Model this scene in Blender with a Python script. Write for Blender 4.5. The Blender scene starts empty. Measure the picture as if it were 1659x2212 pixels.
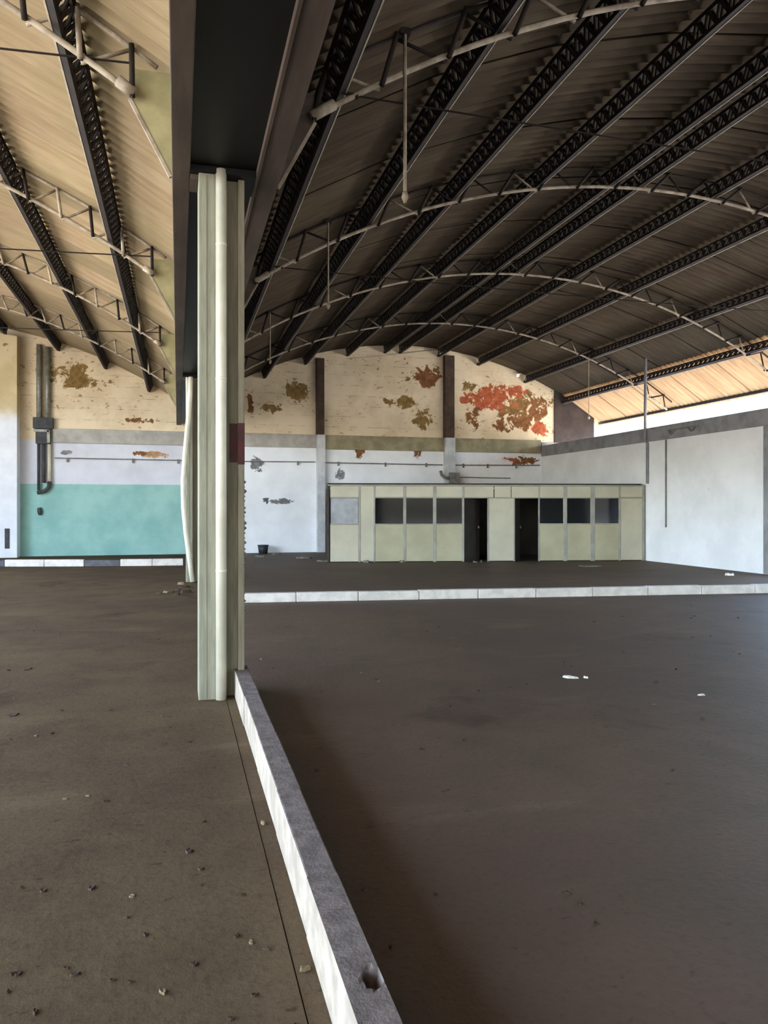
import bpy, math, random
from mathutils import Vector, Matrix

# ------------------------------------------------------------------ camera, sky, sun, exposure
scene = bpy.context.scene
C = scene.collection
cam_data = bpy.data.cameras.new('camera')
cam = bpy.data.objects.new('camera', cam_data)
C.objects.link(cam)
cam.location = (0.0, 0.0, 1.65)
cam.rotation_euler = (math.radians(90), 0, math.radians(-15))
cam_data.sensor_fit = 'VERTICAL'
cam_data.sensor_height = 24.0
cam_data.lens = 24.0 * 1661 / 2212
cam_data.shift_y = -11 / 2212
cam_data.clip_end = 500
scene.camera = cam

world = bpy.data.worlds.new('world')
scene.world = world
world.use_nodes = True
wn = world.node_tree.nodes
wl = world.node_tree.links
bg = wn['Background']
sky = wn.new('ShaderNodeTexSky')
sky.sky_type = 'NISHITA'
sky.sun_disc = False
sky.sun_elevation = math.radians(70)
sky.sun_rotation = math.radians(-110)
sky.air_density = 1.0
sky.dust_density = 2.0
wl.new(sky.outputs['Color'], bg.inputs['Color'])
bg.inputs['Strength'].default_value = 0.80

sun_data = bpy.data.lights.new('sun', 'SUN')
sun = bpy.data.objects.new('sun', sun_data)
C.objects.link(sun)
sun_data.energy = 6.5
sun_data.color = (1.0, 0.95, 0.86)
sun_data.angle = math.radians(0.6)
sun_dir = Vector((0.12, 0.22, -1.0))            # high noon sun, a little from behind the camera
sun.rotation_euler = sun_dir.to_track_quat('-Z', 'Y').to_euler()
sun.location = (-30, -10, 40)

scene.view_settings.view_transform = 'Standard'
scene.view_settings.look = 'None'
scene.view_settings.exposure = 1.78
scene.view_settings.gamma = 1.0
scene.view_settings.use_curve_mapping = False

random.seed(7)

# ------------------------------------------------------------------ mesh helpers
class MB:
    def __init__(self):
        self.v = []; self.f = []; self.m = []
    def quad(self, pts, mi=0):
        n = len(self.v); self.v += [tuple(p) for p in pts]
        self.f.append(tuple(range(n, n + len(pts)))); self.m.append(mi)
    def box(self, x0, x1, y0, y1, z0, z1, mi=0):
        n = len(self.v)
        self.v += [(x0,y0,z0),(x1,y0,z0),(x1,y1,z0),(x0,y1,z0),(x0,y0,z1),(x1,y0,z1),(x1,y1,z1),(x0,y1,z1)]
        for q in ((0,3,2,1),(4,5,6,7),(0,1,5,4),(1,2,6,5),(2,3,7,6),(3,0,4,7)):
            self.f.append(tuple(n + i for i in q)); self.m.append(mi)
        return self
    def prism(self, poly, y0, y1, mi=0):               # poly in x,z
        k = len(poly); n = len(self.v)
        self.v += [(x, y0, z) for x, z in poly] + [(x, y1, z) for x, z in poly]
        self.f.append(tuple(range(n, n + k))); self.m.append(mi)
        self.f.append(tuple(range(n + 2*k - 1, n + k - 1, -1))); self.m.append(mi)
        for i in range(k):
            j = (i + 1) % k
            self.f.append((n + j, n + i, n + k + i, n + k + j)); self.m.append(mi)
        return self
    def tube(self, pts, r, k=8, mi=0, cap=True):
        pts = [Vector(p) for p in pts]; n0 = len(self.v)
        up = None
        for i, p in enumerate(pts):
            t = (pts[min(i+1, len(pts)-1)] - pts[max(i-1, 0)]).normalized()
            if up is None:
                up = Vector((0,0,1)) if abs(t.z) < 0.9 else Vector((0,1,0))
            a = t.cross(up).normalized(); b = a.cross(t).normalized(); up = b
            rr = r[i] if isinstance(r, (list, tuple)) else r
            for q in range(k):
                w = 2*math.pi*(q + .5)/k
                self.v.append(tuple(p + a*math.cos(w)*rr + b*math.sin(w)*rr))
        for i in range(len(pts) - 1):
            for q in range(k):
                a0 = n0 + i*k + q; a1 = n0 + i*k + (q+1) % k
                self.f.append((a0, a1, a1 + k, a0 + k)); self.m.append(mi)
        if cap:
            self.f.append(tuple(n0 + q for q in reversed(range(k)))); self.m.append(mi)
            e = n0 + (len(pts)-1)*k
            self.f.append(tuple(e + q for q in range(k))); self.m.append(mi)
        return self
    def build(self, name, mats, parent=None, smooth=False):
        me = bpy.data.meshes.new(name)
        off = Vector((0,0,0))
        q = parent
        while q is not None:
            off += q.location; q = q.parent
        if parent is None:
            xs = [p[0] for p in self.v]; ys = [p[1] for p in self.v]; zs = [p[2] for p in self.v]
            off = Vector(((min(xs)+max(xs))/2, (min(ys)+max(ys))/2, min(zs)))
        me.from_pydata([tuple(Vector(p) - off) for p in self.v], [], self.f)
        if not isinstance(mats, (list, tuple)): mats = [mats]
        for m in mats: me.materials.append(m)
        me.polygons.foreach_set('material_index', self.m)
        if smooth: me.polygons.foreach_set('use_smooth', [True]*len(self.f))
        me.update()
        o = bpy.data.objects.new(name, me); C.objects.link(o)
        if parent is not None: o.parent = parent
        else: o.location = off
        return o

def tag(o, label=None, cat=None, group=None, kind=None):
    if label: o['label'] = label
    if cat: o['category'] = cat
    if group: o['group'] = group
    if kind: o['kind'] = kind
    return o

def thing(name, loc, label=None, cat=None, group=None, kind=None):
    o = bpy.data.objects.new(name, None); C.objects.link(o); o.location = loc
    o.empty_display_size = 0.2
    return tag(o, label, cat, group, kind)

def bevel(o, w=0.01, seg=2):
    m = o.modifiers.new('bevel', 'BEVEL'); m.width = w; m.segments = seg; m.limit_method = 'ANGLE'
    return o

# ------------------------------------------------------------------ materials
def srgb(r, g, b):
    f = lambda c: ((c/255)/12.92 if c/255 <= .04045 else ((c/255 + .055)/1.055)**2.4)
    return (f(r), f(g), f(b), 1)

class NT:
    def __init__(self, name):
        self.mat = bpy.data.materials.new(name); self.mat.use_nodes = True
        self.t = self.mat.node_tree; self.b = self.t.nodes['Principled BSDF']
        self.pos = self.n('ShaderNodeNewGeometry').outputs['Position']
    def n(self, ty, **kw):
        o = self.t.nodes.new(ty)
        for k, v in kw.items(): setattr(o, k, v)
        return o
    def put(self, sock, val):
        if hasattr(val, 'is_output'): self.t.links.new(val, sock)
        else: sock.default_value = val
    def math(self, op, a, b=0.0, c=0.0, clamp=False):
        o = self.n('ShaderNodeMath', operation=op, use_clamp=clamp)
        self.put(o.inputs[0], a); self.put(o.inputs[1], b); self.put(o.inputs[2], c)
        return o.outputs[0]
    def noise(self, scale, detail=4, rough=.55, vec=None, stretch=None, dist=0.0):
        o = self.n('ShaderNodeTexNoise'); o.inputs['Scale'].default_value = scale
        o.inputs['Detail'].default_value = detail; o.inputs['Roughness'].default_value = rough
        o.inputs['Distortion'].default_value = dist
        v = vec or self.pos
        if stretch:
            mp = self.n('ShaderNodeMapping'); mp.inputs['Scale'].default_value = stretch
            self.t.links.new(v, mp.inputs['Vector']); v = mp.outputs[0]
        self.t.links.new(v, o.inputs['Vector'])
        return o.outputs['Fac']
    def ramp(self, fac, lo, hi):
        o = self.n('ShaderNodeMapRange', interpolation_type='SMOOTHSTEP')
        self.put(o.inputs['Value'], fac); o.inputs['From Min'].default_value = lo; o.inputs['From Max'].default_value = hi
        return o.outputs[0]
    def mix(self, fac, a, b, mode='MIX'):
        o = self.n('ShaderNodeMix', data_type='RGBA', blend_type=mode)
        self.put(o.inputs[0], fac); self.put(o.inputs[6], a); self.put(o.inputs[7], b)
        return o.outputs[2]
    def xyz(self):
        o = self.n('ShaderNodeSeparateXYZ'); self.t.links.new(self.pos, o.inputs[0]); return o.outputs
    def bump(self, h, strength=.3, dist=.02):
        o = self.n('ShaderNodeBump'); o.inputs['Strength'].default_value = strength
        o.inputs['Distance'].default_value = dist
        self.t.links.new(h, o.inputs['Height']); self.t.links.new(o.outputs[0], self.b.inputs['Normal'])
    def done(self, col, rough=.8, metal=0.0, spec=.3):
        self.put(self.b.inputs['Base Color'], col); self.put(self.b.inputs['Roughness'], rough)
        self.b.inputs['Metallic'].default_value = metal
        self.b.inputs['Specular IOR Level'].default_value = spec
        return self.mat

def plain(name, c1, c2=None, scale=3.0, rough=.8, bump=.0, bscale=40, metal=0.0, spec=.3, stretch=None, lo=.35, hi=.65):
    t = NT(name)
    c2 = c2 or c1
    f = t.ramp(t.noise(scale, 5, .6, stretch=stretch), lo, hi)
    col = t.mix(f, srgb(*c1), srgb(*c2))
    if bump: t.bump(t.noise(bscale, 4, .6), bump, .01)
    return t.done(col, rough, metal, spec)

M = {}
M['steel_dark'] = plain('dark_rusty_steel', (44,34,29), (30,24,21), 5, .75)
M['chord'] = plain('worn_grey_paint', (176,162,142), (136,122,104), 6, .6)
M['lip'] = plain('lit_edge_angle_paint', (168,154,134), (140,128,110), 6, .6)
M['gusset'] = plain('pale_olive_steel', (170,160,118), (146,138,100), 3, .7)
M['beam'] = plain('brown_grey_steel', (96,83,73), (76,65,57), 2, .65, stretch=(3,.4,3))
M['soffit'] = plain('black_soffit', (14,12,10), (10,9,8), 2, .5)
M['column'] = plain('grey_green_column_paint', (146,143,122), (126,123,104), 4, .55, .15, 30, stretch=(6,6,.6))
M['column_dark'] = plain('shaded_channel_paint', (128,119,98), (108,101,82), 4, .6, .1, 30, stretch=(6,6,.6))  # darker copy of the column paint; recess shade is in the colour
M['pvc'] = plain('white_plastic_pipe', (214,208,186), (200,193,172), 3, .35, spec=.5)
M['red'] = plain('faded_red_paint', (72,28,26), (56,24,23), 8, .6)
M['white_paint'] = plain('white_kerb_paint', (174,160,142), (148,136,120), 7, .7, .3, 40)
M['white_lighter'] = plain('lighter_white_kerb_paint', (206,198,188), (184,177,167), 5, .75, .2, 40)  # lighter white used on the far kerbs
M['kerb_top'] = plain('grey_kerb_concrete', (118,106,98), (94,84,77), 14, .9, .5, 60)
M['dark_concrete'] = plain('dark_concrete', (96,96,98), (78,78,80), 6, .9, .3, 40)
M['panel'] = plain('beige_partition_panel', (166,160,132), (154,148,122), 1.2, .5)
M['panel_pale'] = plain('pale_partition_panel', (182,176,154), (170,164,144), 1.2, .5)
M['alu'] = plain('grey_aluminium', (150,148,138), (134,132,122), 3, .45, metal=.2)
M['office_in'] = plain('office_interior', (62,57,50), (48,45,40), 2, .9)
M['door_dark'] = plain('dark_door', (52,46,40), (40,36,32), 3, .6)
M['band'] = plain('grey_concrete_band', (164,154,124), (138,130,104), 2.5, .85, .2, 20)
M['band_l'] = plain('pale_concrete_band', (188,184,176), (164,160,152), 2.5, .85, .2, 20)
M['band_r'] = plain('cool_concrete_band', (150,150,152), (128,128,132), 2.5, .85, .2, 20)
M['pillar_dark'] = plain('dark_brown_pillar', (84,66,54), (64,52,44), 3, .8)
M['pillar_white'] = plain('whitewashed_pillar', (206,206,206), (182,184,188), 3, .8)
M['galv'] = plain('grey_metal_pipe', (150,150,140), (122,122,114), 5, .45, metal=.3)
M['box_dark'] = plain('dark_grey_box', (74,74,74), (56,56,58), 5, .6)
M['gable'] = plain('dark_gable_panel', (74,62,56), (58,48,44), 2, .8)
M['conduit'] = plain('grey_conduit', (130,128,122), (104,102,98), 5, .6)
M['leaf'] = plain('dry_leaf', (70,54,38), (44,34,26), 20, .85)
M['leaf_pale'] = plain('pale_dry_leaf', (120,102,76), (92,76,56), 20, .85)
M['paper'] = plain('dirty_paper', (214,206,192), (178,170,156), 20, .8)
M['rubble'] = plain('rubble', (120,110,98), (86,78,70), 20, .9)
M['bucket'] = plain('dark_bucket_plastic', (52,54,58), (40,42,46), 6, .5)
M['ground'] = plain('pale_outdoor_concrete', (196,188,174), (180,172,158), .4, .9)

# glass of the office windows
gl = NT('dusty_window_glass')
gl.b.inputs['Transmission Weight'].default_value = 1.0
gl.b.inputs['IOR'].default_value = 1.18
M['glass'] = gl.done(srgb(150,155,165), .06, 0, .5)
gl2 = NT('grey_reflection_pane')
M['reflect_pane'] = gl2.done(gl2.mix(gl2.ramp(gl2.noise(3), .3, .7), srgb(150,152,156), srgb(128,130,132)), .25, 0, .5)  # opaque grey with the pane's reflection painted in

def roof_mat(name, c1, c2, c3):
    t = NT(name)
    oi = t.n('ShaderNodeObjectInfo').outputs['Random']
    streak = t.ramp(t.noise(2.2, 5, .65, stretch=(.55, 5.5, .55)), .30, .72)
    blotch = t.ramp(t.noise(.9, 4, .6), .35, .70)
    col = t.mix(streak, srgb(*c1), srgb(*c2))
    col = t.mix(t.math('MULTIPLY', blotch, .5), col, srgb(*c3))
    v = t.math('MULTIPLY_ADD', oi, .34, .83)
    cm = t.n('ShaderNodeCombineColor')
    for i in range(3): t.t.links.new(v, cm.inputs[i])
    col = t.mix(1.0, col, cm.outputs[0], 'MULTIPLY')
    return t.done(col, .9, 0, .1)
M['roof_l'] = roof_mat('sandy_fibre_cement_sheet', (163,145,117), (143,123,97), (138,128,95))
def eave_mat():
    t = NT('peach_translucent_sheet')  # paler peach sheet for the outer eave strip
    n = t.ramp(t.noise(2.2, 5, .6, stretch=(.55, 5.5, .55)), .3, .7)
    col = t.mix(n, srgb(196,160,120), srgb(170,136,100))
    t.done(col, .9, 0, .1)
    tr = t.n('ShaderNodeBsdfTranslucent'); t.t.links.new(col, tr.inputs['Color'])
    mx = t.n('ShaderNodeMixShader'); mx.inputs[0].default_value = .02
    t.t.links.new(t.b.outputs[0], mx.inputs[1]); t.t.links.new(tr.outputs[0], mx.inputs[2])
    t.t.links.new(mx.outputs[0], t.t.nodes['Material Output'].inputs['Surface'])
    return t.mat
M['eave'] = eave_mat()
M['roof_r'] = roof_mat('shade_brown_fibre_cement_sheet', (88,77,62), (71,59,49), (68,62,48))  # sheet colour darkened to carry the right vault's shade

# floors
def floor_mat(name, a, b, c, d, e, rough, spec):
    t = NT(name)
    big = t.ramp(t.noise(.35, 4, .6), .35, .68)
    mid = t.ramp(t.noise(1.6, 5, .65, dist=.4), .40, .70)
    fine = t.noise(26, 5, .7)
    col = t.mix(big, srgb(*a), srgb(*b))
    col = t.mix(t.math('MULTIPLY', mid, .6), col, srgb(*c))
    pale = t.ramp(t.noise(.9, 5, .6, stretch=(.6, 1.6, 1)), .55, .75)
    col = t.mix(t.math('MULTIPLY', pale, .8), col, srgb(*e))
    stain = t.ramp(t.noise(.55, 6, .7, dist=.8), .56, .72)
    col = t.mix(t.math('MULTIPLY', stain, .6), col, srgb(*d))
    spots = t.ramp(t.noise(7, 4, .6, stretch=(1, 1.8, 1)), .64, .72)
    col = t.mix(t.math('MULTIPLY', spots, .65), col, srgb(*d))
    col = t.mix(t.math('MULTIPLY', t.ramp(fine, .45, .75), .35), col, srgb(*d))
    t.bump(t.math('ADD', fine, t.math('MULTIPLY', t.noise(5, 4, .6), 1.5)), .35, .012)
    return t.done(col, rough, 0, spec)
M['floor_l'] = floor_mat('dusty_brown_concrete', (94,80,58), (84,70,54), (74,60,46), (46,36,26), (104,91,68), .95, .05)
M['floor_r'] = floor_mat('dark_worn_floor', (94,75,58), (82,65,53), (77,65,48), (46,35,27), (108,90,69), .66, .26)

# back wall: cream plaster above the band, whitewash below, turquoise dado on the left
def wall_back_mat():
    t = NT('peeling_painted_wall')
    x, y, z = t.xyz()
    n1 = t.noise(1.1, 5, .6); n2 = t.noise(2.6, 7, .72, dist=.5); n3 = t.noise(7, 5, .65)
    cream = t.mix(t.ramp(n1, .35, .65), srgb(238,220,188), srgb(222,202,168))
    # faint block courses in the plaster
    course = t.math('FRACT', t.math('MULTIPLY', z, 2.6))
    line = t.math('MULTIPLY', t.ramp(course, .90, .97), t.ramp(n2, .45, .62))
    cream = t.mix(t.math('MULTIPLY', line, .55), cream, srgb(150,122,86))
    specks = t.math('MULTIPLY', t.ramp(t.noise(4.5, 4, .62, stretch=(1,1,2.2)), .60, .65), t.ramp(n1, .42, .58))
    cream = t.mix(t.math('MULTIPLY', specks, .8), cream, srgb(130,98,62))
    white = t.mix(t.ramp(n1, .3, .7), srgb(244,245,247), srgb(232,233,236))
    greyw = t.mix(t.ramp(n1, .3, .7), srgb(222,222,230), srgb(206,206,214))
    white = t.mix(t.math('LESS_THAN', x, 1.2), white, greyw)  # left whitewash greyed: dimmer light put into the paint
    teal = t.mix(t.ramp(n1, .3, .7), srgb(160,200,190), srgb(136,180,172))
    zt = t.math('ADD', z, t.math('MULTIPLY', t.math('SUBTRACT', n3, .5), .03))
    isteal = t.math('MULTIPLY', t.math('LESS_THAN', zt, 2.42), t.math('LESS_THAN', x, 1.2))
    low = t.mix(isteal, white, teal)
    col = t.mix(t.math('GREATER_THAN', z, 3.9), low, cream)
    olive = (150,120,70); brown = (142,96,58); red = (190,102,66); grey = (140,140,142); orange = (206,160,120)
    P = [(12.9,5.6,1.5,.85,olive),(-3.45,6.2,.75,.45,olive),(-3.2,5.9,1.1,.25,olive),(-1.2,4.62,.7,.14,brown),(8.2,5.6,.95,.28,olive),(8.95,5.0,.42,.55,olive),
         (9.1,6.6,.8,.45,brown),(4.15,5.9,.6,.42,olive),(2.5,5.3,.14,.6,brown),(3.3,5.2,.5,.2,olive),
         (11.75,5.85,1.35,.62,red),(12.6,6.15,.8,.4,red),(12.75,5.0,1.0,.5,brown),(13.6,5.5,.7,.7,brown),(13.9,4.75,.6,.35,red),(11.0,5.1,.4,.5,brown),
         (10.9,6.3,.35,.3,olive),
         (6.48,3.72,.22,.32,brown),(8.82,3.74,.32,.34,brown),(-.8,3.46,.5,.16,orange),(-1.3,3.5,.3,.1,brown),(13.1,3.45,.8,.22,brown),(12.6,3.5,.4,.15,red),
         (2.75,3.15,.3,.35,grey),(3.06,1.9,.17,.17,(96,100,104)),(3.5,1.85,.5,.12,grey),(5.75,2.85,.2,.25,grey),(-3.6,3.48,.3,.1,grey)]
    wob = t.math('MULTIPLY', t.math('SUBTRACT', n2, .5), 5.5)
    for cx, cz, rx, rz, c in P:
        dx = t.math('MULTIPLY', t.math('SUBTRACT', x, cx), 1/rx)
        dz = t.math('MULTIPLY', t.math('SUBTRACT', z, cz), 1/rz)
        d2 = t.math('ADD', t.math('MULTIPLY', dx, dx), t.math('MULTIPLY', dz, dz))
        v = t.math('SUBTRACT', t.math('ADD', 1.0, wob), d2)
        col = t.mix(t.ramp(v, .42, .62), col, t.mix(t.ramp(n3, .35, .65), srgb(*c), srgb(*[int(q*.8) for q in c])))
    t.bump(n3, .2, .02)
    return t.done(col, .85, 0, .2)
M['wall_back'] = wall_back_mat()

def wall_white_mat():
    t = NT('whitewashed_wall')
    n1 = t.noise(.8, 5, .6); n2 = t.noise(3, 6, .7)
    col = t.mix(t.ramp(n1, .3, .7), srgb(240,241,243), srgb(224,225,226))
    col = t.mix(t.math('MULTIPLY', t.ramp(n2, .66, .72), .3), col, srgb(186,184,176))
    t.bump(n2, .15, .02)
    return t.done(col, .8, 0, .2)
M['wall_white'] = wall_white_mat()

# ------------------------------------------------------------------ dimensions of the hall
YB = 27.8                       # inner face of the back wall
YF = -16.0                      # unseen front end, set back to lessen light on the near floor
R = 13.4; ZC = 7.75 - R         # arched roof radius and centre height
CXR, CXL = 8.4, -7.6            # crown lines of the right and left vault
XW = 13.9                       # right wall
XR_EAVE = 16.4; XL_EAVE = -10.6  # left eave is unseen, pulled in to let light onto the vault
def roof_z(x, cx, off=0.0):
    rr = R - off
    return ZC + math.sqrt(max(rr*rr - (x - cx)**2, 0))

# ------------------------------------------------------------------ floor and ground
g = MB(); g.box(-70, 80, -60, 90, -.30, -.06)
tag(g.build('ground', M['ground']), kind='structure')
f = MB()
f.box(XL_EAVE, .399, YF, YB + .2, -.010, 0.0)
tag(f.build('floor', M['floor_l']), kind='structure')
f = MB(); f.box(.404, .52, YF, YB + .2, -.010, -.002)
tag(f.build('floor', M['floor_l']), kind='structure')
f = MB(); f.box(.52, XW + .2, YF, YB + .2, -.010, -.001)
tag(f.build('floor', M['floor_r']), kind='structure')
f = MB(); f.box(XL_EAVE, XW + .2, YF, YB + .2, -.058, -.012)
tag(f.build('floor', M['floor_l']), kind='structure')

# ------------------------------------------------------------------ back wall
poly = [(XL_EAVE, 0), (15.0, 0)]
xs = [15.0 - i*(15.0 - .86)/24 for i in range(25)]
for x in xs:
    poly.append((x, roof_z(x, CXR, .02)))
    for gx, gd in ((12.92, .20), (9.70, .20)):           # two small chinks under the sheets
        if x > gx > x - .59:
            poly += [(gx + .09, roof_z(gx + .09, CXR, .02)), (gx + .05, roof_z(gx, CXR, gd)), (gx - .06, roof_z(gx, CXR, gd)), (gx - .10, roof_z(gx - .10, CXR, .02))]
xs = [-.05 - i*(10.55)/24 for i in range(25)]
poly += [(x, roof_z(x, CXL, .02)) for x in xs]
w = MB(); w.prism(poly, YB, YB + .25)
tag(w.build('wall_back', M['wall_back']), kind='structure')
# projecting wall piece at the far left
poly = [(-9.0, 0), (-5.06, 0)] + [(x, roof_z(x, CXL, .30)) for x in (-5.06, -6, -7, -8, -9)]
w = MB(); w.prism(poly, YB - .55, YB - .001)
def wall_left_mat():
    t = NT('left_pier_paint'); x, y, z = t.xyz()
    n1 = t.noise(1.2, 5, .6)
    cream = t.mix(t.ramp(n1, .3, .7), srgb(224,208,168), srgb(206,188,146))
    white = t.mix(t.ramp(n1, .3, .7), srgb(244,246,250), srgb(228,230,236))
    zz = t.math('ADD', z, t.math('MULTIPLY', n1, .8))
    col = t.mix(t.ramp(zz, 4.7, 5.3), white, cream)
    sp = t.math('MULTIPLY', t.ramp(t.noise(4, 4, .6), .62, .67), t.ramp(z, 5, 5.6))
    return t.done(t.mix(sp, col, srgb(150,124,84)), .85, 0, .2)
tag(w.build('wall_left', wall_left_mat()), kind='structure')
hs = MB(); hs.box(-5.42, -5.28, YB - .58, YB - .551, .30, .95)
tag(bevel(hs.build('slot_cover', M['box_dark']), .005), 'narrow dark upright cover plate low on the white pier', 'cover plate')

# dark gable panel beyond the corner, over the eave overhang
gp = MB(); gp.prism([(14.45, 4.2), (16.2, 4.2), (16.2, roof_z(16.2, CXR, .02)), (15.3, roof_z(15.3, CXR, .02)), (14.45, roof_z(14.45, CXR, .02))], YB - .06, YB - .002)
tag(gp.build('wall_gable_end', M['gable']), kind='structure')
w = MB(); w.box(XW, 15.9, YB - .05, YB - .003, 3.7, 4.199)
tag(w.build('trim_4', M['band_r']), kind='structure')

# concrete bands
t_ = MB(); t_.box(-4.05, 5.0, YB - .10, YB - .001, 3.80, 4.28)
tag(bevel(t_.build('trim_1', M['band_l']), .015), kind='structure')
t_ = MB(); t_.box(5.0, 13.84, YB - .10, YB - .001, 3.76, 4.28)
tag(bevel(t_.build('trim_2', M['band']), .015), kind='structure')

# ------------------------------------------------------------------ right wall
w = MB(); w.box(XW, XW + .2, 15.4, YB - .002, 0, 4.05); w.box(XW, XW + .2, YF, 8.8, 0, 4.05); w.box(XW, XW + .2, 8.8, 15.4, 3.9, 4.05)  # opening before the far stretch is unseen, added to let in side light
tag(w.build('wall_right', M['wall_white']), kind='structure')
t_ = MB(); t_.box(XW - .06, XW + .24, YF + .2, YB - .11, 3.64, 4.06)
tag(bevel(t_.build('trim_3', M['band_r']), .015), kind='structure')

# unseen closed stretch of left wall, added to hold back light there
w = MB(); w.box(XL_EAVE - .2, XL_EAVE, 20.5, YB, 0, 7.3)
tag(w.build('wall_left', M['wall_white']), kind='structure')
# unseen front end wall, added with doorways sized for the light inside
poly = [(x, roof_z(x, CXR, .02)) for x in [16.3 - i*1.54 for i in range(11)]]
poly = [(.9, 0), (2.0, 0), (2.0, 4.2), (12.5, 4.2), (12.5, 0), (13.9, 0), (13.9, 4.2), (16.3, 4.2)] + poly
w = MB(); w.prism(poly, YF, YF + .2)
tag(w.build('wall_front_added', M['wall_white']), kind='structure')
poly = [(XL_EAVE, 4.0), (-4.0, 4.0), (-4.0, 0), (-.05, 0)] + [(x, roof_z(x, CXL, .02)) for x in [-.05 - i*1.055 for i in range(11)]]
w = MB(); w.prism(poly, YF, YF + .2)
tag(w.build('wall_front_added', M['wall_white']), kind='structure')

# ------------------------------------------------------------------ roof sheets
PR = [1.30, 2.90, 4.40, 6.00, 7.45, 8.05, 9.60, 11.25, 13.25, 14.90]
PL = [-.84, -2.28, -3.80, -5.35, -6.90, -8.30, -9.60]
def sheet_mesh(name, x0, x1, cx, width, waves, mat):
    z0 = roof_z(x0, cx); z1 = roof_z(x1, cx)
    dx, dz = x1 - x0, z1 - z0
    L = math.hypot(dx, dz); ux, uz = dx/L, dz/L; nx, nz = -uz, ux
    e = .09
    verts = []; faces = []
    k = waves*4
    for i in range(k + 1):
        yy = -.09 + (width + .18)*i/k
        h = .024*math.sin(2*math.pi*i/4.0)
        for s_ in (0, 1):
            px = (x0 - ux*e) if s_ == 0 else (x1 + ux*e)
            pz = (z0 - uz*e) if s_ == 0 else (z1 + uz*e)
            verts.append((px + nx*(h + .02*s_) - x0, yy, pz + nz*(h + .02*s_) - z0))
    for i in range(k):
        faces.append((2*i, 2*i + 1, 2*i + 3, 2*i + 2))
    me = bpy.data.meshes.new(name); me.from_pydata(verts, [], faces); me.materials.append(mat); me.update()
    return me, (x0, z0)
def roof(label_, cx, cuts, mat, ystart, yend, vis_from, vis_x):
    root = thing('ceiling', (cx, 0, 5.0), kind='structure')
    root['label'] = label_
    width = 1.10
    ny = int(round((yend - vis_from)/width)); width = (yend - vis_from)/ny
    for a, b in zip(cuts[:-1], cuts[1:]):
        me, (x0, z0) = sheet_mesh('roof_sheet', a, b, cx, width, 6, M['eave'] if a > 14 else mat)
        visible = vis_x(a, b)
        if visible:
            for j in range(ny):
                o = bpy.data.objects.new('roof_sheet', me); C.objects.link(o); o.parent = root
                o.location = (x0 - cx, vis_from + j*width, z0 - 5.0 + (.005 if j % 2 else -.005) + random.uniform(-.003, .003))
    # rest of the roof, out of the photograph, as plain sheeting
    m = MB()
    for a, b in zip(cuts[:-1], cuts[1:]):
        y1 = vis_from if vis_x(a, b) else yend
        p0 = (a, roof_z(a, cx)); p1 = (b, roof_z(b, cx))
        m.quad([(p0[0], ystart, p0[1]), (p1[0], ystart, p1[1]), (p1[0], y1, p1[1]), (p0[0], y1, p0[1])])
    tag(m.build('roof_sheeting', mat, root), kind='stuff')
    return root
roof('corrugated sheets over the right vault, shade painted into their brown', CXR, [.80] + PR + [XR_EAVE + .15], M['roof_r'], YF, YB + .3, 4.0, lambda a, b: True)
roof('sandy corrugated sheets over the left vault', CXL, [0.0] + PL + [XL_EAVE - .1], M['roof_l'], YF, YB + .3, 4.0, lambda a, b: max(a, b) > -6.5)

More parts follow.
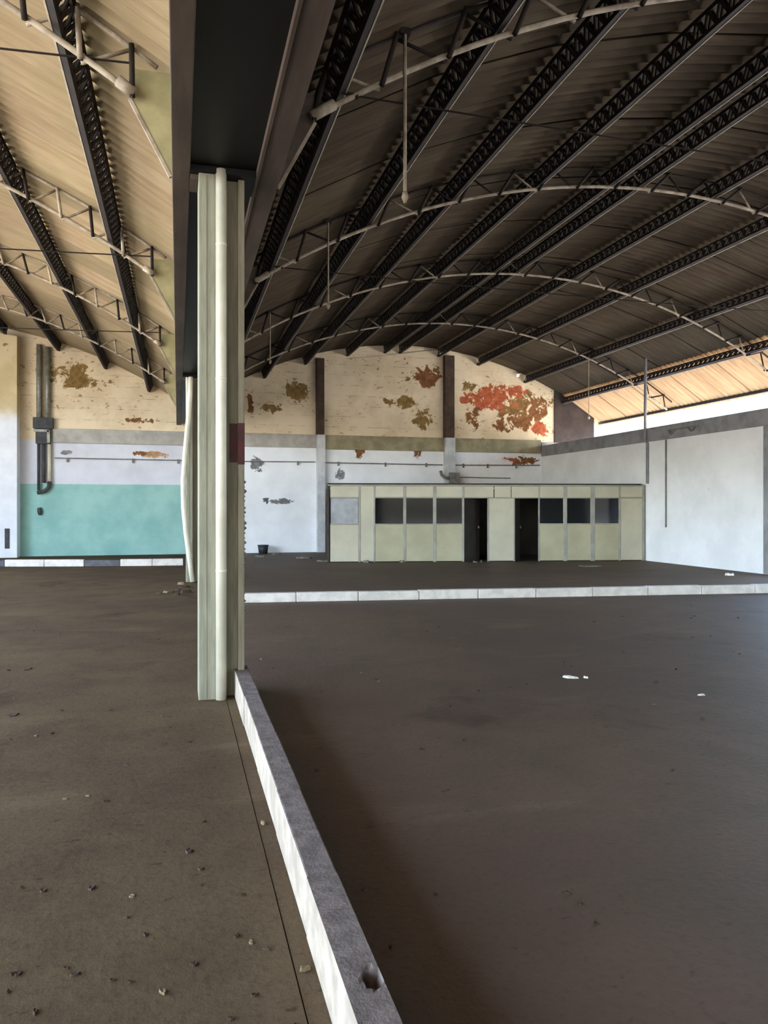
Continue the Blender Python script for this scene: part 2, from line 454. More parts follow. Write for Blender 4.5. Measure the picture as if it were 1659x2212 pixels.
# ------------------------------------------------------------------ purlins: lattice joists along the hall
purlin_words_r = ['nearest the gutter beam', 'second from the gutter beam', 'third from the gutter beam', 'fourth from the gutter beam',
  'left one of the ridge pair', 'right one of the ridge pair', 'first right of the ridge pair', 'second right of the ridge pair',
  'third right of the ridge pair', 'last before the bright eave']
purlin_words_l = ['nearest the gutter beam', 'second from the gutter beam', 'third from the gutter beam', 'at the far left']
def purlin(x, cx, side, words, y0=3.5, y1=YB):
    zr = roof_z(x, cx, .05)
    a = math.asin((x - cx)/R); nx, nz = math.sin(a), math.cos(a)      # outward normal
    tx, tz = nz, -nx
    root = thing('lattice_purlin', (x, y0, zr), 'dark lattice roof purlin of the %s vault, %s' % (side, words), 'purlin', 'lattice purlins of the %s vault' % side)
    D = .25
    def bar(off, wdt, hgt, mat, name):
        m = MB(); pts = []
        for sx, sz in ((-1,-1),(1,-1),(1,1),(-1,1)):
            pts.append((x - nx*off + tx*sx*wdt/2 + nx*sz*hgt/2, zr - nz*off + tz*sx*wdt/2 + nz*sz*hgt/2))
        m.prism(pts, y0, y1); m.build(name, mat, root)
    bar(.02, .045, .05, M['steel_dark'], 'top_chord')
    bar(D, .075, .045, M['steel_dark'], 'bottom_chord')
    # pale lip painting the light along the bottom chord's lit side
    for sd in ((1,) if side == 'right' else (-1,)):
        m = MB(); pts = []
        for sx, sz in ((0,-1),(1,-1),(1,1),(0,1)):
            c_ = sd*(.0385 + .020*sx)
            pts.append((x - nx*(D+.002) + tx*c_ + nx*(sz*.010 - .016), zr - nz*(D+.002) + tz*c_ + nz*(sz*.010 - .016)))
        if sd < 0: pts = pts[::-1]
        m.prism(pts, y0, y1); m.build('lit_edge_lip', M['lip'], root)
    # bent lacing bars, one zigzag on each face
    for s_ in (-1, 1):
        m = MB(); p = .105; n = int((y1 - y0)/p)
        for i in range(n):
            ya, yb = y0 + i*p, y0 + (i+1)*p
            oa, ob = (.035, D - .01) if i % 2 == 0 else (D - .01, .035)
            c = s_*.028
            A = Vector((x - nx*oa + tx*c, ya, zr - nz*oa + tz*c)); B = Vector((x - nx*ob + tx*c, yb, zr - nz*ob + tz*c))
            w_ = .011; t2 = Vector((tx, 0, tz))*w_; yv = Vector((0, .017, 0))
            n0 = len(m.v)
            for P_ in (A, B):
                m.v += [tuple(P_ - t2 - yv), tuple(P_ + t2 - yv), tuple(P_ + t2 + yv), tuple(P_ - t2 + yv)]
            for q in range(4):
                m.f.append((n0+q, n0+(q+1)%4, n0+4+(q+1)%4, n0+4+q)); m.m.append(0)
        m.build('lacing', M['steel_dark'], root)
for x, wd in zip(PR, purlin_words_r): purlin(x, CXR, 'right', wd)
for x, wd in zip(PL[:4], purlin_words_l): purlin(x, CXL, 'left', wd, 3.5, YB if x > -5 else YB - .56)
# eave rail on the outer edge of the right overhang
m = MB(); m.box(XR_EAVE + .02, XR_EAVE + .10, 3.0, YB, 4.98, 5.07)
tag(m.build('eave_rail', M['steel_dark']), 'thin dark rail along the outer edge of the sunlit eave', 'rail')

# ------------------------------------------------------------------ arched trusses
TY = [6.9, 12.15, 17.4, 22.65]
tr_r = ['nearest of the right vault', 'second of the right vault, its whole crown in view',
        'third of the right vault', 'farthest of the right vault, before the peeling gable']
tr_l = ['nearest of the left vault, top left corner', 'second of the left vault, beside the column top', 'third of the left vault', 'farthest of the left vault']
DR = .38
def truss(y, cx, x_in, x_out, wx, words, pale):
    sgn = 1 if x_out > x_in else -1
    root = thing('arched_truss', (x_in, y, roof_z(x_in, cx, DR)), 'light lower chord arched lattice truss, %s' % words, 'truss', 'arched roof trusses')
    def P_(s, off):                                                   # s arc angle
        return Vector((cx + (R-off)*math.sin(s), y, ZC + (R-off)*math.cos(s)))
    s0 = math.asin((x_in - cx)/R); s1 = math.asin((x_out - cx)/R)
    N = 44
    m = MB(); m.tube([P_(s0 + (s1-s0)*i/N, DR) for i in range(N+1)], .027, 8); m.build('lower_chord', M['chord'], root, True)
    m = MB(); m.tube([P_(s0 + (s1-s0)*i/N, .06) for i in range(N+1)], .022, 6); m.build('upper_chord', M['chord'] if pale else M['steel_dark'], root, True)
    # warren web, each bar a part
    np_ = 42
    for i in range(np_):
        sa = s0 + (s1-s0)*i/np_; sb = s0 + (s1-s0)*(i+1)/np_
        if not wx(P_(sa, 0).x): continue
        oa, ob = (DR + .04, .05) if i % 2 == 0 else (.05, DR + .04)
        dy = Vector((0, -.040, 0)) if i % 2 == 0 else Vector((0, .040, 0))
        m = MB(); m.tube([P_(sa, oa) + dy, P_(sb, ob) + dy], .019 if i % 2 else .026, 6)
        m.build('web_bar', M['chord'] if (i % 6 == 1 or (pale and i % 4 != 0)) else M['steel_dark'], root, True)
    # shoe, gusset bracket and its edge strip down to the gutter beam
    xb = .86 if sgn > 0 else -.05
    za = roof_z(x_in, cx, DR)
    m = MB(); m.tube([P_(s0, DR) - Vector((0, .03, 0)), P_(s0 + (s1-s0)*.016, DR) - Vector((0, .03, 0))], .050, 8)
    m.build('shoe', M['chord'], root, True)
    xg = xb + sgn*.34
    poly = [(xb + sgn*.002, 4.52), (xb + sgn*.002, 5.42), (xg, 5.42), (xg, 5.16)]
    if sgn < 0: poly = poly[::-1]
    m = MB(); m.prism(poly, y + .045, y + .06); gpl = m.build('gusset_plate', M['gusset'] if pale else M['beam'], root)  # right plates darkened: their shade is put into the colour
    m = MB()
    A = Vector((xb + sgn*.012, y + .05, 4.52)); B = Vector((xg + sgn*.012, y + .05, 5.16))
    m.tube([A, B], .020, 4); m.build('gusset_flange', M['chord'], gpl)
    # tie rod
    xa = x_in + sgn*.22
    m = MB(); zt = 5.44
    xe = x_out - sgn*.3
    pts = [(xa + (xe - xa)*i/16, y, zt - .10*math.sin(math.pi*i/16)) for i in range(17)]
    if y > 20 or (y > 15 and not pale): return root              # no rod left on the farther trusses
    m.tube(pts, .010, 6); rod = m.build('tie_rod', M['steel_dark'], root)
    m = MB(); m.tube([(xa + sgn*.33, y, zt - .01), (xa + sgn*.43, y, zt - .012)], .026, 8); m.build('turnbuckle', M['steel_dark'], rod)
    return root
for y, wd in zip(TY, tr_r): truss(y, CXR, .95, XR_EAVE - .2, lambda x: True, wd, False)
for y, wd in zip(TY, tr_l): truss(y, CXL, -.14, -10.4, lambda x: x > -6.5, wd, True)

# hanging conduits under the right vault
hw = ['longest hanging conduit, from the nearest right truss', 'thin hanging conduit from the second right truss', 'faint hanging conduit from the third right truss']
for (x, y, zb), r_, wd in zip([(2.04, 6.86, 4.55), (2.32, 12.1, 4.88), (2.0, 17.35, 4.93)], (.017, .013, .013), hw):
    t = thing('hanging_conduit', (x, y, zb), wd, 'conduit', 'conduits hanging from the trusses')
    zt = roof_z(x, CXR, .08)
    m = MB(); m.tube([(x, y, zb), (x, y, zt)], r_, 8); m.build('rod', M['chord'], t, True)
    m = MB(); m.tube([(x, y, zb - .07), (x, y, zb - .02), (x, y, zb + .03)], [.012, .034, .022], 10); m.build('end_fitting', M['chord'], t, True)
    m = MB(); m.box(x - .05, x + .05, y - .02, y + .10, zt - .01, zt + .05); m.build('clamp', M['steel_dark'], t)
# small lamp pendant near the dark gable panel
t = thing('pendant_rod', (13.0, 22.6, 4.6), 'tiny pale-tipped rod hanging before the dark corner panel', 'rod')
zt = roof_z(13.0, CXR, .35)
m = MB(); m.tube([(13.0, 22.6, 4.6), (13.0, 22.6, zt)], .009, 6); m.build('rod', M['chord'], t)
m = MB(); m.tube([(13.0, 22.6, 4.52), (13.0, 22.6, 4.57), (13.0, 22.6, 4.62)], [.02, .05, .02], 8); m.build('tip', M['pvc'], t, True)

# ------------------------------------------------------------------ gutter beam between the vaults
t = thing('gutter_beam', (.4, 0, 4.5), 'long dark gutter beam carried by the columns between the two vaults', 'beam')
m = MB(); m.box(-.05, .10, YF + .2, YB - .11, 4.50, 5.46); bevel(m.build('side_girder', M['beam'], t), .008)
m = MB(); m.box(.68, .86, YF + .2, YB - .11, 4.50, 5.46); bevel(m.build('side_girder', M['beam'], t), .008)
m = MB(); m.box(.655, .68, YF + .2, YB - .11, 4.49, 4.60); m.build('lip', M['beam'], t)
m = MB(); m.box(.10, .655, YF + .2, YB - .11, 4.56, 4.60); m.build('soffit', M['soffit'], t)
m = MB(); m.box(-.05, .86, YF + .2, YB - .11, 5.46, 5.50); m.build('gutter_top', M['beam'], t)

# ------------------------------------------------------------------ columns
def column(y, label_, red=True):
    t = thing('steel_column', (.36, y, 0), label_, 'column', 'columns under the gutter beam')
    zt = 4.50
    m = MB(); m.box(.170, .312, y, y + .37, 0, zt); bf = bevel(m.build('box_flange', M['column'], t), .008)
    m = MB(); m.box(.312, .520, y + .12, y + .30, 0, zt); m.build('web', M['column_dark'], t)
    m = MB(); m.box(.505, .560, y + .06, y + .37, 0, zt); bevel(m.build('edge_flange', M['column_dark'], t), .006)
    m = MB(); m.box(.228, .236, y - .006, y + .002, .02, zt - .02); m.build('seam', M['column'], bf)
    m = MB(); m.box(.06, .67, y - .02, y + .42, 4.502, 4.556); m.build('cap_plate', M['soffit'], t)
    m = MB(); m.box(.10, .17, y + .05, y + .34, 4.46, 4.50); m.build('cap_bracket', M['beam'], t)
    if red:
        m = MB(); m.box(.436, .504, y + .112, y + .121, 2.04, 2.38); m.build('red_band', M['red'], t)
        m = MB(); m.box(.5035, .5615, y + .053, y + .061, 2.02, 2.38); m.build('red_band', M['red'], t)
    # broken plaster along the right edge
    m = MB(); rnd = random.Random(3 + int(y))
    for i in range(26):
        z = .75 + i*.045 + rnd.uniform(-.01, .01); s = rnd.uniform(.008, .020)
        m.tube([(.555, y + .08, z - s), (.558 + s*.4, y + .07, z), (.555, y + .08, z + s)], [s*.4, s, s*.4], 5)
    tag(m.build('broken_plaster', M['rubble'], t), kind='stuff')
    return t
c1 = column(6.73, 'near grey-green steel column with a straight white downpipe and red band')
p = thing('downpipe', (.357, 6.74, 0), 'straight white downpipe running up the front of the near column', 'pipe')
m = MB(); m.tube([(.357, 6.735, .0), (.357, 6.735, 4.54)], .047, 20); m.build('pipe', M['pvc'], p, True)
for z in (1.1, 2.75, 3.9):
    m = MB(); m.tube([(.357, 6.735, z - .012), (.357, 6.735, z + .012)], .0485, 20); m.build('strap', M['pvc'], p, True)
c2 = column(17.4, 'far grey-green steel column behind the near one, with a bowed pipe', False)
m = MB(); m.tube([(.27, 17.22, 4.47), (.255, 17.2, 4.1), (.21, 17.18, 3.5), (.15, 17.15, 2.85), (.105, 17.12, 2.2), (.115, 17.12, 1.65), (.165, 17.13, 1.1), (.23, 17.14, .6), (.30, 17.15, .03)], .052, 12)
tag(m.build('bowed_downpipe', M['pvc'], None, True), 'white downpipe bowed away from the far column', 'pipe')
m = MB(); m.tube([(.20, 17.28, 4.47), (.205, 17.28, 3.6), (.21, 17.28, 3.0)], .04, 10)
tag(m.build('pipe_stub', M['pvc'], None, True), 'short straight pale pipe stub left of the bowed pipe', 'pipe')

# ------------------------------------------------------------------ kerbs
def stone(mb_mats, root, pts2, z0, z1):
    m = MB(); n = len(m.v)
    m.v += [(x, y, z0) for x, y in pts2] + [(x, y, z1) for x, y in pts2]
    for q, mi in (((0,3,2,1),0),((4,5,6,7),0),((0,1,5,4),0),((1,2,6,5),0),((2,3,7,6),0),((3,0,4,7),1)):
        m.f.append(tuple(n + i for i in q)); m.m.append(mi)
    return bevel(m.build('kerb_stone', mb_mats, root), .008, 2)
t = thing('kerb', (.54, 3.5, 0), 'low kerb with white painted side running from the near column to the camera', 'kerb')
cuts = [6.98, 5.85, 4.85, 3.87, 2.92, 1.95, 1.0, .05, -.95]
for i, (b, a) in enumerate(zip(cuts[:-1], cuts[1:])):
    x0 = .478 + random.uniform(-.003, .003); x1 = .598 + random.uniform(-.004, .004)
    if i == 4:                                                       # stone with a broken-out hole
        m = MB(); nx_, ny_ = 8, 40
        idx = {}
        def hz(x, y):
            d = math.hypot((x - .565)/.026, (y - 2.245)/.045)
            return .234 - (.07 if d < .8 else (.05*max(0, 1.25 - d) if d < 1.25 else 0))
        for iy in range(ny_ + 1):
            for ix in range(nx_ + 1):
                x = x0 + (x1 - x0)*ix/nx_; y = a + .006 + (b - a - .006)*iy/ny_
                idx[ix, iy] = len(m.v); m.v.append((x, y, hz(x, y)))
        for iy in range(ny_):
            for ix in range(nx_):
                m.f.append((idx[ix,iy], idx[ix+1,iy], idx[ix+1,iy+1], idx[ix,iy+1])); m.m.append(0)
        A, B = (x0, a + .006), (x1, b)
        m.quad([(x0, B[1], 0), (x0, A[1], 0), (x0, A[1], .234), (x0, B[1], .234)], 1)
        m.quad([(x1, A[1], 0), (x1, B[1], 0), (x1, B[1], .234), (x1, A[1], .234)], 0)
        m.quad([(x0, A[1], 0), (x1, A[1], 0), (x1, A[1], .234), (x0, A[1], .234)], 0)
        m.quad([(x1, B[1], 0), (x0, B[1], 0), (x0, B[1], .234), (x1, B[1], .234)], 0)
        m.build('kerb_stone', [M['kerb_top'], M['white_paint']], t)
    else:
        stone([M['kerb_top'], M['white_paint']], t, [(x0, a + .006), (x1, a + .006), (x1, b), (x0, b)], 0, .234 + random.uniform(-.004, .004))

t = thing('kerb', (6, 12.7, 0), 'long low white kerb crossing the right bay behind the near column', 'kerb')
A = Vector((.90, 13.40)); B = Vector((13.85, 11.95)); Lk = (B - A).length; d = (B - A)/Lk; nrm = Vector((-d.y, d.x))
n = 12
for i in range(n):
    p0 = A + d*(Lk*i/n + .004); p1 = A + d*(Lk*(i+1)/n - .004)
    o_ = random.uniform(-.006, .006)
    q = [p0 + nrm*o_, p1 + nrm*o_, p1 + nrm*(.16 + o_), p0 + nrm*(.16 + o_)]
    m = MB(); m.v += [(v.x, v.y, 0) for v in q] + [(v.x, v.y, .165 + o_) for v in q]
    for fc in ((0,3,2,1),(4,5,6,7),(0,1,5,4),(1,2,6,5),(2,3,7,6),(3,0,4,7)): m.f.append(fc); m.m.append(0)
    bevel(m.build('kerb_stone', M['white_lighter'], t), .012, 2)

t = thing('kerb', (-2, 22.9, 0), 'short low kerb before the turquoise wall, white with a dark middle block', 'kerb')
for (xa, ya, xb_, yb_, mt, h) in [(-4.62, 23.20, -3.58, 22.95, 'white_lighter', .19), (-3.57, 22.95, -2.52, 22.72, 'white_lighter', .19), (-2.51, 22.72, -1.56, 22.55, 'dark_concrete', .17),
                              (-1.55, 22.55, -.70, 22.45, 'white_lighter', .19), (-.69, 22.45, .14, 22.40, 'white_lighter', .19), (-5.9, 23.5, -4.63, 23.20, 'dark_concrete', .17)]:
    m = MB()
    q = [(xa, ya), (xb_, yb_), (xb_, yb_ + .2), (xa, ya + .2)]
    m.v += [(x, y, 0) for x, y in q] + [(x, y, h) for x, y in q]
    for fc in ((0,3,2,1),(4,5,6,7),(0,1,5,4),(1,2,6,5),(2,3,7,6),(3,0,4,7)): m.f.append(fc); m.m.append(0)
    bevel(m.build('kerb_stone', M[mt], t), .012, 2)

# ------------------------------------------------------------------ pillars on the back wall
def wall_pillar(x0, x1, label_, zt, zsplit=4.28, lowz=0.0):
    t = thing('wall_pillar', ((x0 + x1)/2, YB - .1, 0), label_, 'pillar', 'pillars on the back wall')
    m = MB(); m.box(x0, x1, YB - .26, YB - .001, zsplit, zt); bevel(m.build('upper_part', M['pillar_dark'], t), .01)
    m = MB(); m.box(x0 + .02, x1 + .04, YB - .24, YB - .001, lowz, zsplit); bevel(m.build('lower_part', M['pillar_white'], t), .01)
wall_pillar(4.86, 5.14, 'brown-topped wall pillar reaching the floor beside the office partition', roof_z(5, CXR, .25))
wall_pillar(9.78, 10.16, 'brown-topped wall pillar ending above the office partition', roof_z(10, CXR, .25))

# left pillar group: twin pipes, bracket box, white drop pipe
t = thing('twin_pipe_stack', (-4.33, YB - .2, 3.0), 'pair of grey pipes coming down the wall beside the left pier', 'pipes')
for x in (-4.46, -4.20):
    m = MB(); m.tube([(x, YB - .14, 4.30), (x, YB - .14, roof_z(x, CXL, .32))], .085, 14); m.build('pipe', M['galv'], t, True)
m = MB(); m.box(-4.64, -4.02, YB - .24, YB - .001, 4.25, 4.62); bevel(m.build('collar', M['box_dark'], t), .02)
b_ = thing('bracket_box', (-4.35, YB - .2, 3.6), 'dark square bracket box under the twin grey pipes', 'box')
m = MB(); m.box(-4.56, -4.12, YB - .22, YB - .001, 3.75, 4.249); bevel(m.build('body', M['box_dark'], b_), .015)
for bx_ in ((-4.60, -4.14, 4.14, 4.22), (-4.20, -4.11, 3.78, 4.20)):
    m = MB(); m.box(bx_[0], bx_[1], YB - .26, YB - .221, bx_[2], bx_[3]); m.build('frame_bar', M['galv'], b_)
d_ = thing('drop_pipe', (-4.3, YB - .15, 2.3), 'hooked drop pipe under the bracket box, one leg bright white', 'pipe')
m = MB(); m.tube([(-4.145, YB - .12, 3.74), (-4.145, YB - .12, 2.50)], .060, 12); m.build('white_leg', M['pvc'], d_, True)
m = MB(); m.tube([(-4.48, YB - .12, 3.74), (-4.48, YB - .12, 2.2)], .045, 10); m.build('dark_leg', M['box_dark'], d_, True)
m = MB(); m.tube([(-4.32, YB - .12, 3.74), (-4.32, YB - .12, 2.45)], .055, 10); m.build('dark_leg', M['box_dark'], d_, True)
m = MB(); m.tube([(-4.13, YB - .13, 2.50), (-4.17, YB - .13, 2.30), (-4.30, YB - .13, 2.17), (-4.52, YB - .13, 2.12)], .065, 12); m.build('elbow', M['box_dark'], d_, True)
m = MB(); m.tube([(-4.47, YB - .06, 1.62), (-4.45, YB - .07, 1.50), (-4.45, YB - .06, 1.38)], [.06, .08, .05], 8)
tag(m.build('wall_socket', M['box_dark']), 'small dark fitting on the turquoise wall under the hooked pipe', 'fitting')

# ------------------------------------------------------------------ conduits on the walls
t = thing('wall_conduit', (5, YB - .05, 3.3), 'thin grey conduit with clips running across the whole back wall', 'conduit')
m = MB(); m.tube([(-4.0, YB - .06, 3.29), (2, YB - .06, 3.27), (4.84, YB - .06, 3.29)], .018, 6); m.build('run', M['conduit'], t)
m = MB(); m.tube([(5.2, YB - .06, 3.27), (9.75, YB - .06, 3.25)], .022, 6); m.build('run', M['conduit'], t)
m = MB(); m.tube([(10.22, YB - .06, 3.25), (13.8, YB - .06, 3.29)], .022, 6); m.build('run', M['conduit'], t)
for x in (-3.6, -1.5, 0, 2.9, 4.2, 5.7, 7.5, 9.1, 10.6, 11.6, 12.8):
    m = MB(); m.box(x - .025, x + .025, YB - .09, YB - .002, 3.16, 3.31); m.build('clip', M['conduit'], t)
m = MB(); m.tube([(10.3, YB - .06, 2.79), (12.55, YB - .06, 2.77)], .020, 6)
tag(m.build('short_conduit', M['conduit']), 'short grey conduit low on the wall over the office doors', 'conduit')
t = thing('junction_fitting', (10.05, YB - .3, 2.6), 'grey pipe elbow and box at the foot of the short wall pillar', 'fitting')
m = MB(); m.box(9.92, 10.32, YB - .40, YB - .262, 2.52, 2.95); bevel(m.build('box', M['conduit'], t), .02)
m = MB(); m.tube([(9.58, YB - .31, 3.02), (9.62, YB - .31, 2.86), (9.74, YB - .31, 2.76), (9.94, YB - .31, 2.73)], .06, 10); m.build('elbow', M['conduit'], t, True)
# right wall
m = MB(); m.tube([(XW - .025, 19.72, 1.05), (XW - .025, 19.72, 3.63)], .022, 8)
tag(m.build('wall_conduit', M['conduit'], None, True), 'thin upright conduit on the bright right wall', 'conduit')
m = MB(); m.tube([(XW - .04, 20.62, 2.36), (XW - .04, 20.62, 3.6), (XW - .12, 20.62, 3.66), (XW - .12, 20.62, 4.1), (XW - .10, 20.62, roof_z(XW, CXR, .35))], .045, 8)
tag(m.build('eave_post', M['band_r'], None, True), 'thin grey post rising from the office corner through the bright clerestory', 'post')
t = thing('wall_bracket', (XW - .1, 19.1, 3.8), 'small rusty bracket with loops on the right wall band', 'bracket')
m = MB(); m.tube([(XW - .08, 19.5, 3.9), (XW - .14, 19.35, 3.74), (XW - .08, 19.2, 3.9)], .022, 6); m.build('loop', M['conduit'], t)
m = MB(); m.tube([(XW - .08, 18.6, 3.86), (XW - .13, 18.45, 3.76), (XW - .08, 18.3, 3.88)], .020, 6); m.build('loop', M['conduit'], t)
m = MB(); m.box(XW - .08, XW - .061, 18.2, 19.6, 3.86, 3.91); m.build('bar', M['conduit'], t)
m = MB(); m.box(XW - .10, XW - .001, 15.40, 15.74, 0, 3.635)
tag(bevel(m.build('wall_pillar', M['band_r']), .01), 'grey pier at the right edge of the photo', 'pillar')

# ------------------------------------------------------------------ partition office
OA = Vector((4.35, 22.48)); ang = math.radians(-10.34)
od = Vector((math.cos(ang), math.sin(ang))); on = Vector((-od.y, od.x))        # on points to the back wall
OL = 9.66
office = thing('office_partition', (OA.x, OA.y, 0), 'low beige partition office with dark windows and two open doorways', 'partition')
def ob(name, t0, t1, z0, z1, mat, d0=0.0, d1=.06, parent=office, bev=.006):
    m = MB(); q = [OA + od*t0 + on*d0, OA + od*t1 + on*d0, OA + od*t1 + on*d1, OA + od*t0 + on*d1]
    m.v += [(v.x, v.y, z0) for v in q] + [(v.x, v.y, z1) for v in q]
    for fc in ((0,3,2,1),(4,5,6,7),(0,1,5,4),(1,2,6,5),(2,3,7,6),(3,0,4,7)): m.f.append(fc); m.m.append(0)
    o = m.build(name, mat, parent)
    if bev: bevel(o, bev, 1)
    return o
ZW0, ZW1, ZT = 1.12, 1.91, 2.30
def bay(t0, t1, glass='glass', low='panel'):
    ob('lower_panel', t0 + .02, t1 - .02, .02, ZW0, M[low])
    ob('transom_panel', t0 + .02, t1 - .02, ZW1 + .03, ZT - .03, M['panel_pale'])
    w_ = ob('window_sill', t0 + .02, t1 - .02, ZW0, ZW0 + .03, M['alu'], -.008, .07)
    ob('window_head', t0 + .02, t1 - .02, ZW1, ZW1 + .03, M['alu'], -.008, .07)
    ob('pane', t0 + .03, t1 - .03, ZW0 + .03, ZW1, M[glass], .028, .034, w_, 0)
def post(t0, t1, mat='alu', z1=None): ob('mullion', t0, t1, 0, z1 or ZT, M[mat], -.008, .07)
post(-.06, 0.0, 'door_dark')  # dark strip painted where only the gap's shade falls
bay(0.0, .88, 'reflect_pane', 'panel_pale'); post(.86, .92)
ob('full_panel', .92, 1.32, .02, ZT - .03, M['panel_pale'])
post(1.31, 1.36); bay(1.34, 2.24); post(2.20, 2.29); bay(2.26, 3.16); post(3.10, 3.20); bay(3.16, 4.02); post(3.98, 4.05)
ob('transom_panel', 4.05, 4.95, ZW1 + .03, ZT - .03, M['panel_pale'])
ob('full_panel', 4.80, 5.56, .02, ZW1, M['panel_pale']); ob('transom_panel', 4.98, 5.48, ZW1 + .03, ZT - .03, M['panel_pale'])
ob('door_head', 4.05, 6.34, ZW1, ZW1 + .03, M['alu'], -.008, .07)
post(4.76, 4.80, 'alu', ZW1); post(5.56, 5.60, 'alu', ZW1)
ob('transom_panel', 5.50, 6.33, ZW1 + .03, ZT - .03, M['panel_pale'])
post(6.33, 6.37); bay(6.35, 7.16); post(7.10, 7.22); bay(7.18, 8.02); post(7.95, 8.09); bay(8.05, 8.86); post(8.84, 8.90)
ob('full_panel', 8.90, 9.58, .02, ZW1, M['panel_pale']); ob('transom_panel', 8.90, 9.58, ZW1 + .04, ZT - .03, M['panel_pale'])
post(9.58, OL)
ob('mid_rail', 8.90, 9.58, ZW1, ZW1 + .04, M['alu'], -.008, .07)
ob('top_rail', -.06, OL, ZT - .03, ZT + .02, M['alu'], -.012, .08)
# inside of the office: side wall, back, ceiling, added to keep it dark
ob('side_wall', -.06, 0.0, .0, ZT - .03, M['office_in'], .07, 4.4)
ob('inner_wall', 0.0, 9.5, .0, ZT - .03, M['office_in'], 3.2, 3.26)
ob('office_ceiling', -.06, 9.55, ZT + .02, ZT + .06, M['office_in'], 0.0, 3.3)
# door leaves swung inwards
def leaf(t_h, width, a_deg, name):
    a = ang + math.radians(a_deg); dd = Vector((math.cos(a), math.sin(a))); nn = Vector((-dd.y, dd.x))
    base = OA + od*t_h + on*.05
    m = MB(); q = [base, base + dd*width, base + dd*width + nn*.035, base + nn*.035]
    m.v += [(v.x, v.y, .01) for v in q] + [(v.x, v.y, ZW1 - .01) for v in q]
    for fc in ((0,3,2,1),(4,5,6,7),(0,1,5,4),(1,2,6,5),(2,3,7,6),(3,0,4,7)): m.f.append(fc); m.m.append(0)
    lf = m.build(name, M['door_dark'], office)
    p_ = base + dd*(width - .07) - nn*.03
    m = MB(); m.tube([(p_.x, p_.y, .98), (p_.x, p_.y, 1.02), (p_.x, p_.y, 1.06)], [.012, .028, .012], 8); m.build('knob', M['alu'], lf, True)
leaf(4.06, .70, 38, 'door_leaf')
leaf(5.61, .70, 62, 'door_leaf')

# ------------------------------------------------------------------ litter
def flake(name, x, y, s, mat, label_, cat, group, h=.012, seed=0):
    rnd = random.Random(seed*31 + int(x*100) + int(y*77)); k = 7; m = MB()
    a0 = rnd.uniform(0, 6.28); el = rnd.uniform(.35, .7)
    ring = []
    for i in range(k):
        w_ = 2*math.pi*i/k; rr = s*rnd.uniform(.7, 1.1)
        px, py = rr*math.cos(w_), rr*el*math.sin(w_)
        ring.append((x + px*math.cos(a0) - py*math.sin(a0), y + px*math.sin(a0) + py*math.cos(a0)))
    n0 = 0
    m.v += [(px, py, 0.0) for px, py in ring] + [(x + (px - x)*.8, y + (py - y)*.8, h*rnd.uniform(.5, 1.2)) for px, py in ring] + [(x, y, h*.6)]
    for i in range(k):
        j = (i + 1) % k
        m.f.append((i, j, k + j, k + i)); m.m.append(0)
        m.f.append((k + i, k + j, 2*k)); m.m.append(0)
    m.f.append(tuple(reversed(range(k)))); m.m.append(0)
    return tag(m.build(name, mat), label_, cat, group)
rl = random.Random(11)
spots = [(-.19,3.42,.016),(-.56,3.57,.022),(-.36,3.54,.026),(-1.48,8.5,.09),(-1.26,6.64,.07),(-.20,3.25,.014),(-.72,3.05,.02),(-.35,2.9,.02),(-.05,2.72,.022),(-.45,2.72,.02),(-.12,3.1,.016),(.22,3.0,.018),(.1,3.6,.022),(.25,2.62,.016),(.05,3.8,.03)]
while len(spots) < 64:
    y = 2.4 + 9*rl.random()**1.8; x = -.30*y*1.0 + rl.random()*(.30*y + .38)
    if x > .40: continue
    spots.append((x, y, rl.uniform(.006, .010)*(1 + y*.28)))
for i, (x, y, s) in enumerate(spots):
    flake('dry_leaf', x, y, s, M['leaf'] if i % 8 else M['leaf_pale'], ('dark curled dry leaf lying on the brown floor left of the kerb' if i % 8 else 'pale tan dry leaf lying on the brown floor left of the kerb'), 'leaf', ('dark dry leaves left of the kerb' if i % 8 else 'pale dry leaves left of the kerb'), .009, i)
n_r = 0
while n_r < 46:
    y = 2.2 + 9*rl.random()**1.6; x = .75 + rl.random()*(.80*y - .3)
    n_r += 1
    flake('dry_leaf', x, y, rl.uniform(.006, .010)*(1 + y*.25), M['leaf'] if n_r % 7 else M['leaf_pale'], ('dark curled dry leaf lying on the dark floor right of the kerb' if n_r % 7 else 'pale tan dry leaf lying on the dark floor right of the kerb'), 'leaf', ('dark dry leaves right of the kerb' if n_r % 7 else 'pale dry leaves right of the kerb'), .009, n_r)
flake('paper_scrap', 3.66, 6.70, .085, M['paper'], 'largest white paper scrap on the dark right floor', 'paper', None, .02, 3)
flake('paper_scrap', 3.80, 6.66, .03, M['paper'], 'tiny white scrap beside the largest paper scrap', 'paper', None, .02, 4)
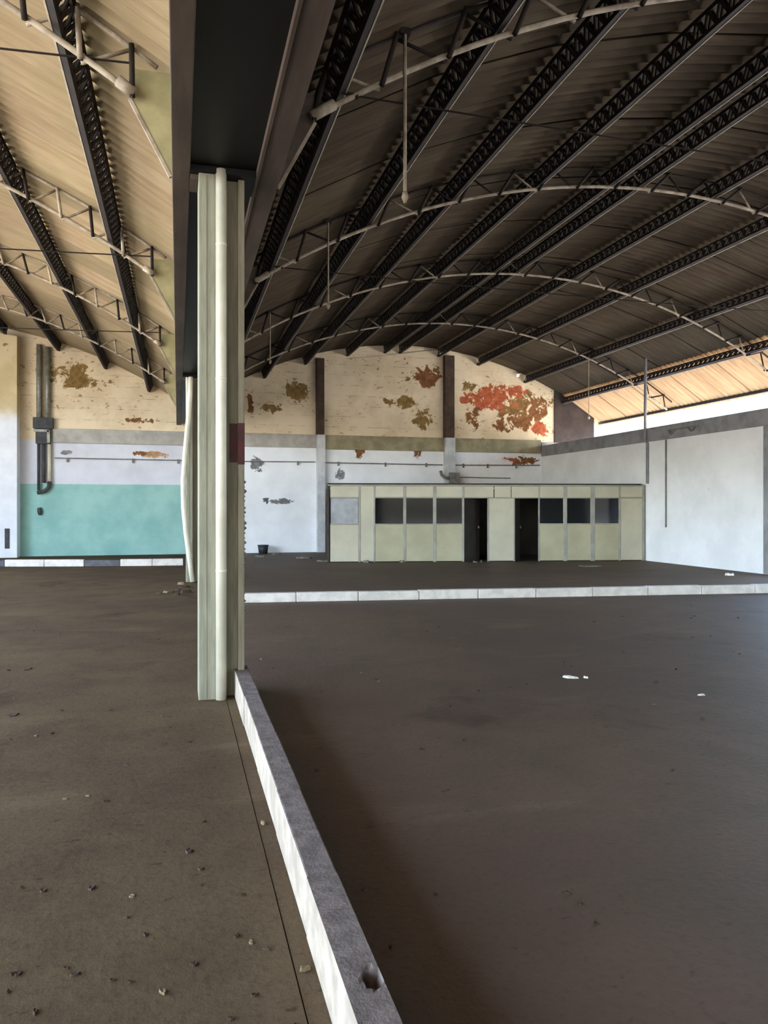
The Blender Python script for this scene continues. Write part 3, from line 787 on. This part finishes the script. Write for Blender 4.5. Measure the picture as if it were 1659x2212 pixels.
flake('paper_scrap', 4.43, 5.79, .04, M['paper'], 'small pale scrap near the right edge of the dark floor', 'paper', None, .012, 5)
flake('rubble_piece', .43, 4.03, .022, M['leaf_pale'], 'pale chip in the floor joint beside the kerb', 'rubble', None, .02, 6)
flake('rubble_piece', .44, 2.72, .024, M['leaf_pale'], 'tan chip beside the near end of the kerb', 'rubble', None, .02, 7)
for i, (x, y, s) in enumerate([(-.17,15.4,.16),(.02,15.6,.12),(.16,15.3,.14),(-.35,15.2,.10),(.10,16.2,.15),(-.05,14.9,.09),(.05,16.9,.10)]):
    flake('leaf_heap', x, y, s, M['leaf_pale'] if i % 3 == 0 else M['leaf'], 'small heap of dry leaves at the foot of the far column', 'leaves', 'leaf heaps by the far column', .05, i)
for i, (x, y, s) in enumerate([(6.45,22.0,.18),(5.4,22.2,.22),(4.3,22.9,.3),(3.9,24.5,.3),(2.6,25.6,.35),(3.3,26.6,.3),(8.5,21.3,.12),(8.75,21.45,.1)]):
    flake('rubble_heap', x, y, s, M['rubble'], ['low rubble heap before the third office panel', 'low rubble heap before the full-height office panel', 'wide low rubble heap at the left office corner', 'rubble heap between the left office corner and the white wall', 'wide rubble heap on the open floor before the bucket', 'rubble heap at the foot of the white wall, right of the bucket', 'small rubble lump before the left office doorway', 'smallest rubble lump at the left office doorway'][i], 'rubble', 'rubble heaps by the office', .06, i)
m = MB(); m.box(10.75, 11.3, 18.95, 19.25, 0, .03)
tag(bevel(m.build('board', M['rubble']), .004), 'flat grey board lying on the floor before the office windows', 'board')
flake('rubble_piece', 12.82, 15.74, .14, M['paper'], 'pale lump on the floor near the right wall', 'rubble', None, .06, 9)
t = thing('bucket', (2.9, YB - .5, 0), 'small dark bucket standing by the white wall behind the column', 'bucket')
m = MB(); m.tube([(2.9, YB - .5, 0), (2.9, YB - .5, .30)], [.15, .19], 16); m.build('pail', M['bucket'], t, True)
m = MB(); m.tube([(2.9, YB - .5, .28), (2.9, YB - .5, .31)], .20, 16); m.build('rim', M['bucket'], t, True)
